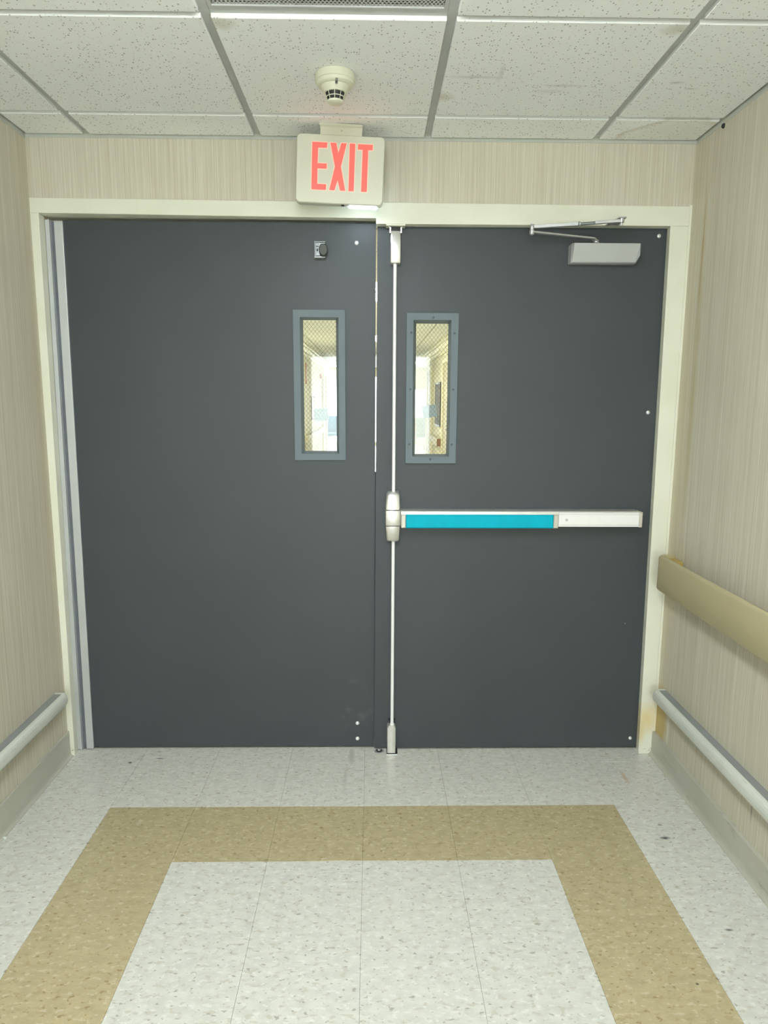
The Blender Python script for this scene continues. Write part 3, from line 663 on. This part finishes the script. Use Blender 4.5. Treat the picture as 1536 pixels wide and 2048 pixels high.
# ------------------------------------------------------------------ baseboards, crash rails, handrail
def base_prof(xw, s_, th_, h_, toe):
    return [(xw, 0), (xw+s_*(th_+toe), 0), (xw+s_*(th_+toe), .003), (xw+s_*(th_+toe*.55), .006), (xw+s_*(th_+toe*.2), .012), (xw+s_*th_, .022), (xw+s_*th_, h_-.003), (xw+s_*(th_-.002), h_), (xw, h_)]
o = MB().sweep_y(base_prof(XL, 1, .006, .112, .010), (YB, YF-.001)).build('baseboard_left', 'base'); tag(o, 'grey beige cove base along the foot of the left wall', 'baseboard', kind='structure')
o = MB().sweep_y(base_prof(XR, -1, .013, .101, .011), (YB, YF-.001)).build('baseboard_right', 'base'); tag(o, 'scuffed grey beige cove base along the foot of the right wall', 'baseboard', kind='structure')
def crash(xw, s_, zb, yend, label):
    e = empty('crash_rail', (xw, yend, zb)); tag(e, label, 'crash rail')
    P = lambda x, z: (s_*x, z)
    prof = [(.030, -.002), (.038, -.001), (.045, .004), (.049, .012), (.0505, .024), (.049, .036), (.045, .044), (.038, .0485), (.030, .050)]
    MB().sweep_y([P(*q) for q in prof], (YB+.2-yend, -.022)).build('bumper_cover', 'crash', e)
    MB().sweep_y([P(*q) for q in ((0, .001), (.030, .001), (.030, .0495), (0, .0495))], (YB+.2-yend, -.022)).build('retainer', 'crash_top', e)
    full = [(0, -.002)]+prof+[(0, .050)]
    L = []
    for y, k in ((-.022, 1), (-.012, .97), (-.004, .86), (0, .66)):
        L.append([(s_*x*k, y, .024+(z-.024)*(1-(1-k)*.35)) for x, z in full])
    MB().loft(L, smooth=True).build('end_cap', 'crash', e)
crash(XR, -1, .262, .318, 'pale grey crash rail with dark top strip low on the right wall')
crash(XL, 1, .262, .296, 'pale grey crash rail with dark top strip low on the left wall')
hr = empty('handrail', (XR, .3, .8)); tag(hr, 'wide tan handrail on the right wall with rounded end', 'handrail')
zc_ = .803; hh = .068
prof = [(0, -hh+.006), (.004, -hh), (.016, -hh), (.022, -hh+.004), (.022, hh-.010), (.018, hh-.003), (.011, hh), (.005, hh-.003), (.001, hh-.010)]   # (inwards from the front face, z)
XFr = 1.132
def station(cx, cy, nx_, ny_, k=1.0): # front point and direction towards the wall side
    return [(cx+nx_*u, cy+ny_*u, zc_+w*k) for u, w in prof]
pbuild(MB().loft([station(XFr, YB+.3, 1, 0), station(XFr, -2.5, 1, 0), station(XFr, .262, 1, 0)], smooth=True), 'rail_cover', 'rail', hr)
L = []; rc = .042; cxx, cyy = XFr+rc, .268
L.append(station(XFr, .2625, 1, 0))
for i in range(0, 9):
    q = PI-PI/2*i/8
    L.append(station(cxx+rc*math.cos(q), cyy+rc*math.sin(q), -math.cos(q), -math.sin(q), 1-.03*i/8))
L.append(station(XR, cyy+rc+.012, 0, -1, .93))
pbuild(MB().loft(L, smooth=True), 'end_cap', 'rail', hr)
pbuild(MB().box(XFr+.022, XR-.001, .222, .300, zc_-.05, zc_+.052), 'bracket', 'rail_ochre', hr, .004)
for y in (-.9, -2.1, -3.3): pbuild(MB().box(XFr+.021, XR, y-.04, y+.04, zc_-.05, zc_+.02), 'bracket', 'rail_ochre', hr, .004)
o = MB().lathe((XR, .18, 2.378), [(.001, 0)], 'z', 3) if False else MB().cyl((XR, .172, 2.371), (XR-.006, .172, 2.371), .009, .006, n=14).build('wall_plug', 'black'); tag(o, 'small black plug on right wall just under the ceiling', 'wall plug')
o = MB().loft([[(-1.19, -.02, .001), (-1.178, -.022, .001), (-1.180, -.03, .001), (-1.192, -.027, .001)], [(-1.188, -.022, .006), (-1.180, -.023, .007), (-1.182, -.028, .006), (-1.190, -.026, .005)]]).build('paper_scrap', 'white_metal')
o.location = (-.016, -.155, 0); tag(o, 'tiny white paper scrap on the floor against the left baseboard', 'paper scrap')

# ------------------------------------------------------------------ beyond the doors
ZF = 2.39; ENDR, ENDL, YE = 13.4, 17.4, 20.0
o = MB().box(-1.34, -1.222, .52, ENDL, 0, 2.6).build('wall_far_left', 'cream'); tag(o, 'cream left wall of the corridor seen through the door panes', 'wall', kind='structure')
o = MB().box(1.222, 1.34, .52, ENDR, 0, 2.6).build('wall_far_right', 'cream'); tag(o, 'cream right wall of the corridor seen through the door panes', 'wall', kind='structure')
o = MB().box(-4.2, -1.34, ENDL-.12, ENDL, 0, 2.6).box(-4.2, -4.08, ENDL, YE, 0, 2.6).build('wall_lobby_left', 'cream'); tag(o, 'cream lobby wall left of the far corridor end', 'wall', kind='structure')
o = MB().box(1.34, 4.2, ENDR-.12, ENDR, 0, 2.6).box(4.08, 4.2, ENDR, YE, 0, 2.6).build('wall_lobby_right', 'cream'); tag(o, 'cream lobby wall right of the far corridor end', 'wall', kind='structure')
WIN = [(-1.30, .30, .05, 2.18), (.95, 2.45, .80, 1.78)]
a = MB(); xs = [-4.2, -1.30, .30, .95, 2.45, 4.2]
a.box(-4.2, -1.30, YE, YE+.12, 0, 2.6).box(.30, .95, YE, YE+.12, 0, 2.6).box(2.45, 4.2, YE, YE+.12, 0, 2.6)
a.box(-1.30, .30, YE, YE+.12, 2.18, 2.6).box(-1.30, .30, YE, YE+.12, 0, .05).box(.95, 2.45, YE, YE+.12, 1.78, 2.6).box(.95, 2.45, YE, YE+.12, 0, .80)
o = a.build('wall_far', 'cream'); tag(o, 'far lobby end wall pierced by two bright windows', 'wall', kind='structure')
for i, (x0, x1, z0, z1) in enumerate(WIN):
    e = empty('window_%d' % (i+1), ((x0+x1)/2, YE, z0)); tag(e, ['tall bright glazed opening at the far left end of the corridor', 'bright lobby window at the far right end of the corridor'][i], 'window', kind='structure')
    w = .05
    pbuild(MB().box(x0, x0+w, YE-.01, YE+.05, z0, z1).box(x1-w, x1, YE-.01, YE+.05, z0, z1).box(x0+w, x1-w, YE-.01, YE+.05, z0, z0+w).box(x0+w, x1-w, YE-.01, YE+.05, z1-w, z1), 'window_frame', 'crown', e)
    pbuild(MB().box(x0+w, x1-w, YE+.02, YE+.026, z0+w, z1-w), 'pane', 'glass', e)
cf = MB().box(-1.34, 1.34, .50, ENDR, 2.44, 2.6).box(-4.2, 4.2, ENDR, YE+.12, 2.44, 2.6).box(-4.2, 4.2, ENDR, YE, ZF+.012, 2.44).build('ceiling_far', 'tee'); tag(cf, 'board and grid ceiling of the corridor beyond the doors', 'ceiling', kind='structure')
fx = [-1.222, -.995, -.385, .225, .835, 1.222]; ny_ = int((ENDR-.52)/PITCH)
bm_far = {}
for c in range(5):
    w = fx[c+1]-fx[c]-.025; m_ = MB().cbox(-w/2, w/2, -PITCH/2+.0125, PITCH/2-.0125, 0, .016, .001, 'z').mesh('ceiling_board'); m_.materials.append(M['acoustic']); bm_far[c] = m_
lampr = {5, 6, 13, 14}
for r in range(ny_):
    for c in range(5):
        if c == 2 and r in lampr: continue
        linkcopy('ceiling_board', bm_far[c], cf, ((fx[c]+fx[c+1])/2, .52+(r+.5)*PITCH, ZF))
    if r: MB().box(-1.222, 1.222, .52+r*PITCH-.012, .52+r*PITCH+.012, ZF+RD, ZF+RD+.004).build('cross_tee', 'tee', cf)
for x in fx[1:5]: MB().box(x-.012, x+.012, .52, ENDR, ZF+RD, ZF+RD+.004).build('main_tee', 'tee', cf)
for r0, lab in ((5, 'nearer lamp panel in the ceiling beyond the doors'), (13, 'farther lamp panel in the ceiling beyond the doors')):
    lamp(-.385, .225, .52+r0*PITCH, .52+(r0+2)*PITCH, ZF+RD, lab, 'diffuser_far', 'lamps beyond the doors')
lamp(.9, 2.3, 16.0, 17.2, ZF+.008, 'glowing lamp panel in the lobby ceiling on the right', 'diffuser_far', 'lamps beyond the doors')
lamp(-2.3, -.9, 18.0, 19.2, ZF+.008, 'glowing lamp panel in the lobby ceiling on the left', 'diffuser_far', 'lamps beyond the doors')
# stepped crown mouldings
for nm, xw, s_, y1, lab in (('trim_2', -1.222, 1, ENDL, 'stepped cream crown moulding along the far left wall'), ('trim_3', 1.222, -1, ENDR, 'stepped cream crown moulding along the far right wall')):
    pf = [(0, 2.20), (.020, 2.20), (.020, 2.235), (.045, 2.25), (.045, 2.285), (.085, 2.325), (.085, 2.35), (.11, 2.365), (.11, 2.39), (0, 2.39)]
    o = MB().sweep_y([(xw+s_*a_, z_) for a_, z_ in pf], (.53, y1)).build(nm, 'crown'); tag(o, lab, 'crown moulding', kind='structure')
def side_door(nm, xw, s_, y0, y1, label):
    e = empty(nm, (xw, (y0+y1)/2, 0)); tag(e, label, 'door', kind='structure')
    pbuild(MB().box(min(xw, xw+s_*.02), max(xw, xw+s_*.02), y0, y1, .005, 2.03), 'leaf', 'far_door', e)
    w = .06; A, B = sorted((xw, xw+s_*.045))
    pbuild(MB().box(A, B, y0-w, y0, 0, 2.09).box(A, B, y1, y1+w, 0, 2.09).box(A, B, y0, y1, 2.03, 2.09), 'frame', 'crown', e)
    pbuild(MB().cyl((xw+s_*.02, y0+.08, 1.0), (xw+s_*.07, y0+.08, 1.0), .012, n=10).cyl((xw+s_*.07, y0+.08, 1.0), (xw+s_*.07, y0+.2, 1.0), .010, n=10), 'lever_handle', 'zinc', e)
side_door('door_3', 1.222, -1, 8.35, 9.35, 'taupe side door nearest on the right, seen through the right pane')
side_door('door_4', 1.222, -1, 11.7, 12.7, 'taupe side door farther along, past the notice board')
side_door('door_5', -1.222, 1, 15.2, 16.3, 'taupe side door on the left, seen through the left pane')
def far_rail(xw, s_, y0, y1, capm, label):
    e = empty('handrail', (xw, y0, .72)); tag(e, label, 'handrail')
    A, B = sorted((xw+s_*.045, xw+s_*.085)); C, D = sorted((xw, xw+s_*.05))
    pbuild(MB().box(A, B, y0, y1, .65, .78), 'rail_cover', 'far_rail', e, .008)
    pbuild(MB().box(min(A, C), max(B, D), y0-.03, y0, .65, .78), 'end_cap', capm, e, .006)
    for y in (y0+.3, y1-.3): pbuild(MB().box(C, D, y-.04, y+.04, .67, .74), 'bracket', 'far_rail', e)
far_rail(1.222, -1, 9.75, 11.4, 'brown', 'handrail with brown end piece on the far right wall below the notice board')
far_rail(-1.222, 1, 10.6, 15.0, 'far_rail', 'pale handrail on the far left wall seen low in the left pane')
e = empty('notice_board', (1.222, 10.5, 1.0)); tag(e, 'tall dark notice board on the far right wall', 'notice board')
pbuild(MB().box(1.206, 1.222, 10.0, 10.9, 1.00, 1.72), 'panel', 'board', e)
pbuild(MB().box(1.200, 1.222, 9.97, 10.0, .97, 1.75).box(1.200, 1.222, 10.9, 10.93, .97, 1.75).box(1.200, 1.222, 10.0, 10.9, .97, 1.0).box(1.200, 1.222, 10.0, 10.9, 1.72, 1.75), 'frame', 'dark_metal', e)
e = empty('fire_strobe', (-1.222, 14.6, 1.95)); tag(e, 'small red fire alarm strobe high on the far left wall', 'fire alarm')
pbuild(MB().box(-1.222, -1.185, 14.55, 14.67, 1.92, 2.03), 'body', 'signred', e, .005); pbuild(MB().box(-1.185, -1.175, 14.58, 14.64, 1.98, 2.02), 'strobe_lens', 'white_metal', e)
e = empty('pull_station', (-1.222, 11.0, 1.8)); tag(e, 'narrow red panel on the far left wall at the edge of the pane', 'fire panel')
pbuild(MB().box(-1.222, -1.212, 10.98, 11.06, 1.72, 2.10), 'body', 'signred', e, .004); pbuild(MB().box(-1.212, -1.210, 10.99, 11.05, 1.80, 2.02), 'face', 'white_metal', e)
e = empty('wall_poster', (-1.222, 12.4, 1.0)); tag(e, 'thin dark framed poster on the far left wall', 'poster')
pbuild(MB().box(-1.222, -1.205, 12.1, 12.12, 1.02, 1.50).box(-1.222, -1.205, 12.68, 12.70, 1.02, 1.50).box(-1.222, -1.205, 12.12, 12.68, 1.02, 1.04).box(-1.222, -1.205, 12.12, 12.68, 1.48, 1.50), 'frame', 'greychair', e)
pbuild(MB().box(-1.222, -1.212, 12.12, 12.68, 1.04, 1.48), 'print', 'crown', e)
def chair(x, y, rz, mat, label):
    e = empty('lobby_chair', (x, y, 0)); e.rotation_euler = (0, 0, rz); tag(e, label, 'chair', 'lobby chairs')
    MB().cbox(-.26, .26, -.26, .26, .38, .47, .02, 'z').build('seat', mat, e)
    MB().loft([[(-.26, .20, .46), (.26, .20, .46), (.26, .27, .46), (-.26, .27, .46)], [(-.25, .30, .95), (.25, .30, .95), (.25, .35, .95), (-.25, .35, .95)]]).build('backrest', mat, e, .015)
    for sx in (-.24, .24):
        for sy in (-.22, .22): MB().cyl((sx, sy, 0), (sx, sy, .38), .016, n=8).build('leg', 'zinc', e)
        MB().box(sx-.025, sx+.025, -.24, .22, .62, .65).cyl((sx, -.2, .47), (sx, -.2, .62), .014, n=8).build('armrest', 'greychair', e)
chair(1.62, 17.6, 2.6, 'greychair', 'grey armchair at the lobby wall seen low in the right pane')
chair(-1.15, 18.2, .3, 'blue', 'blue armchair at far end seen at right edge of left pane')
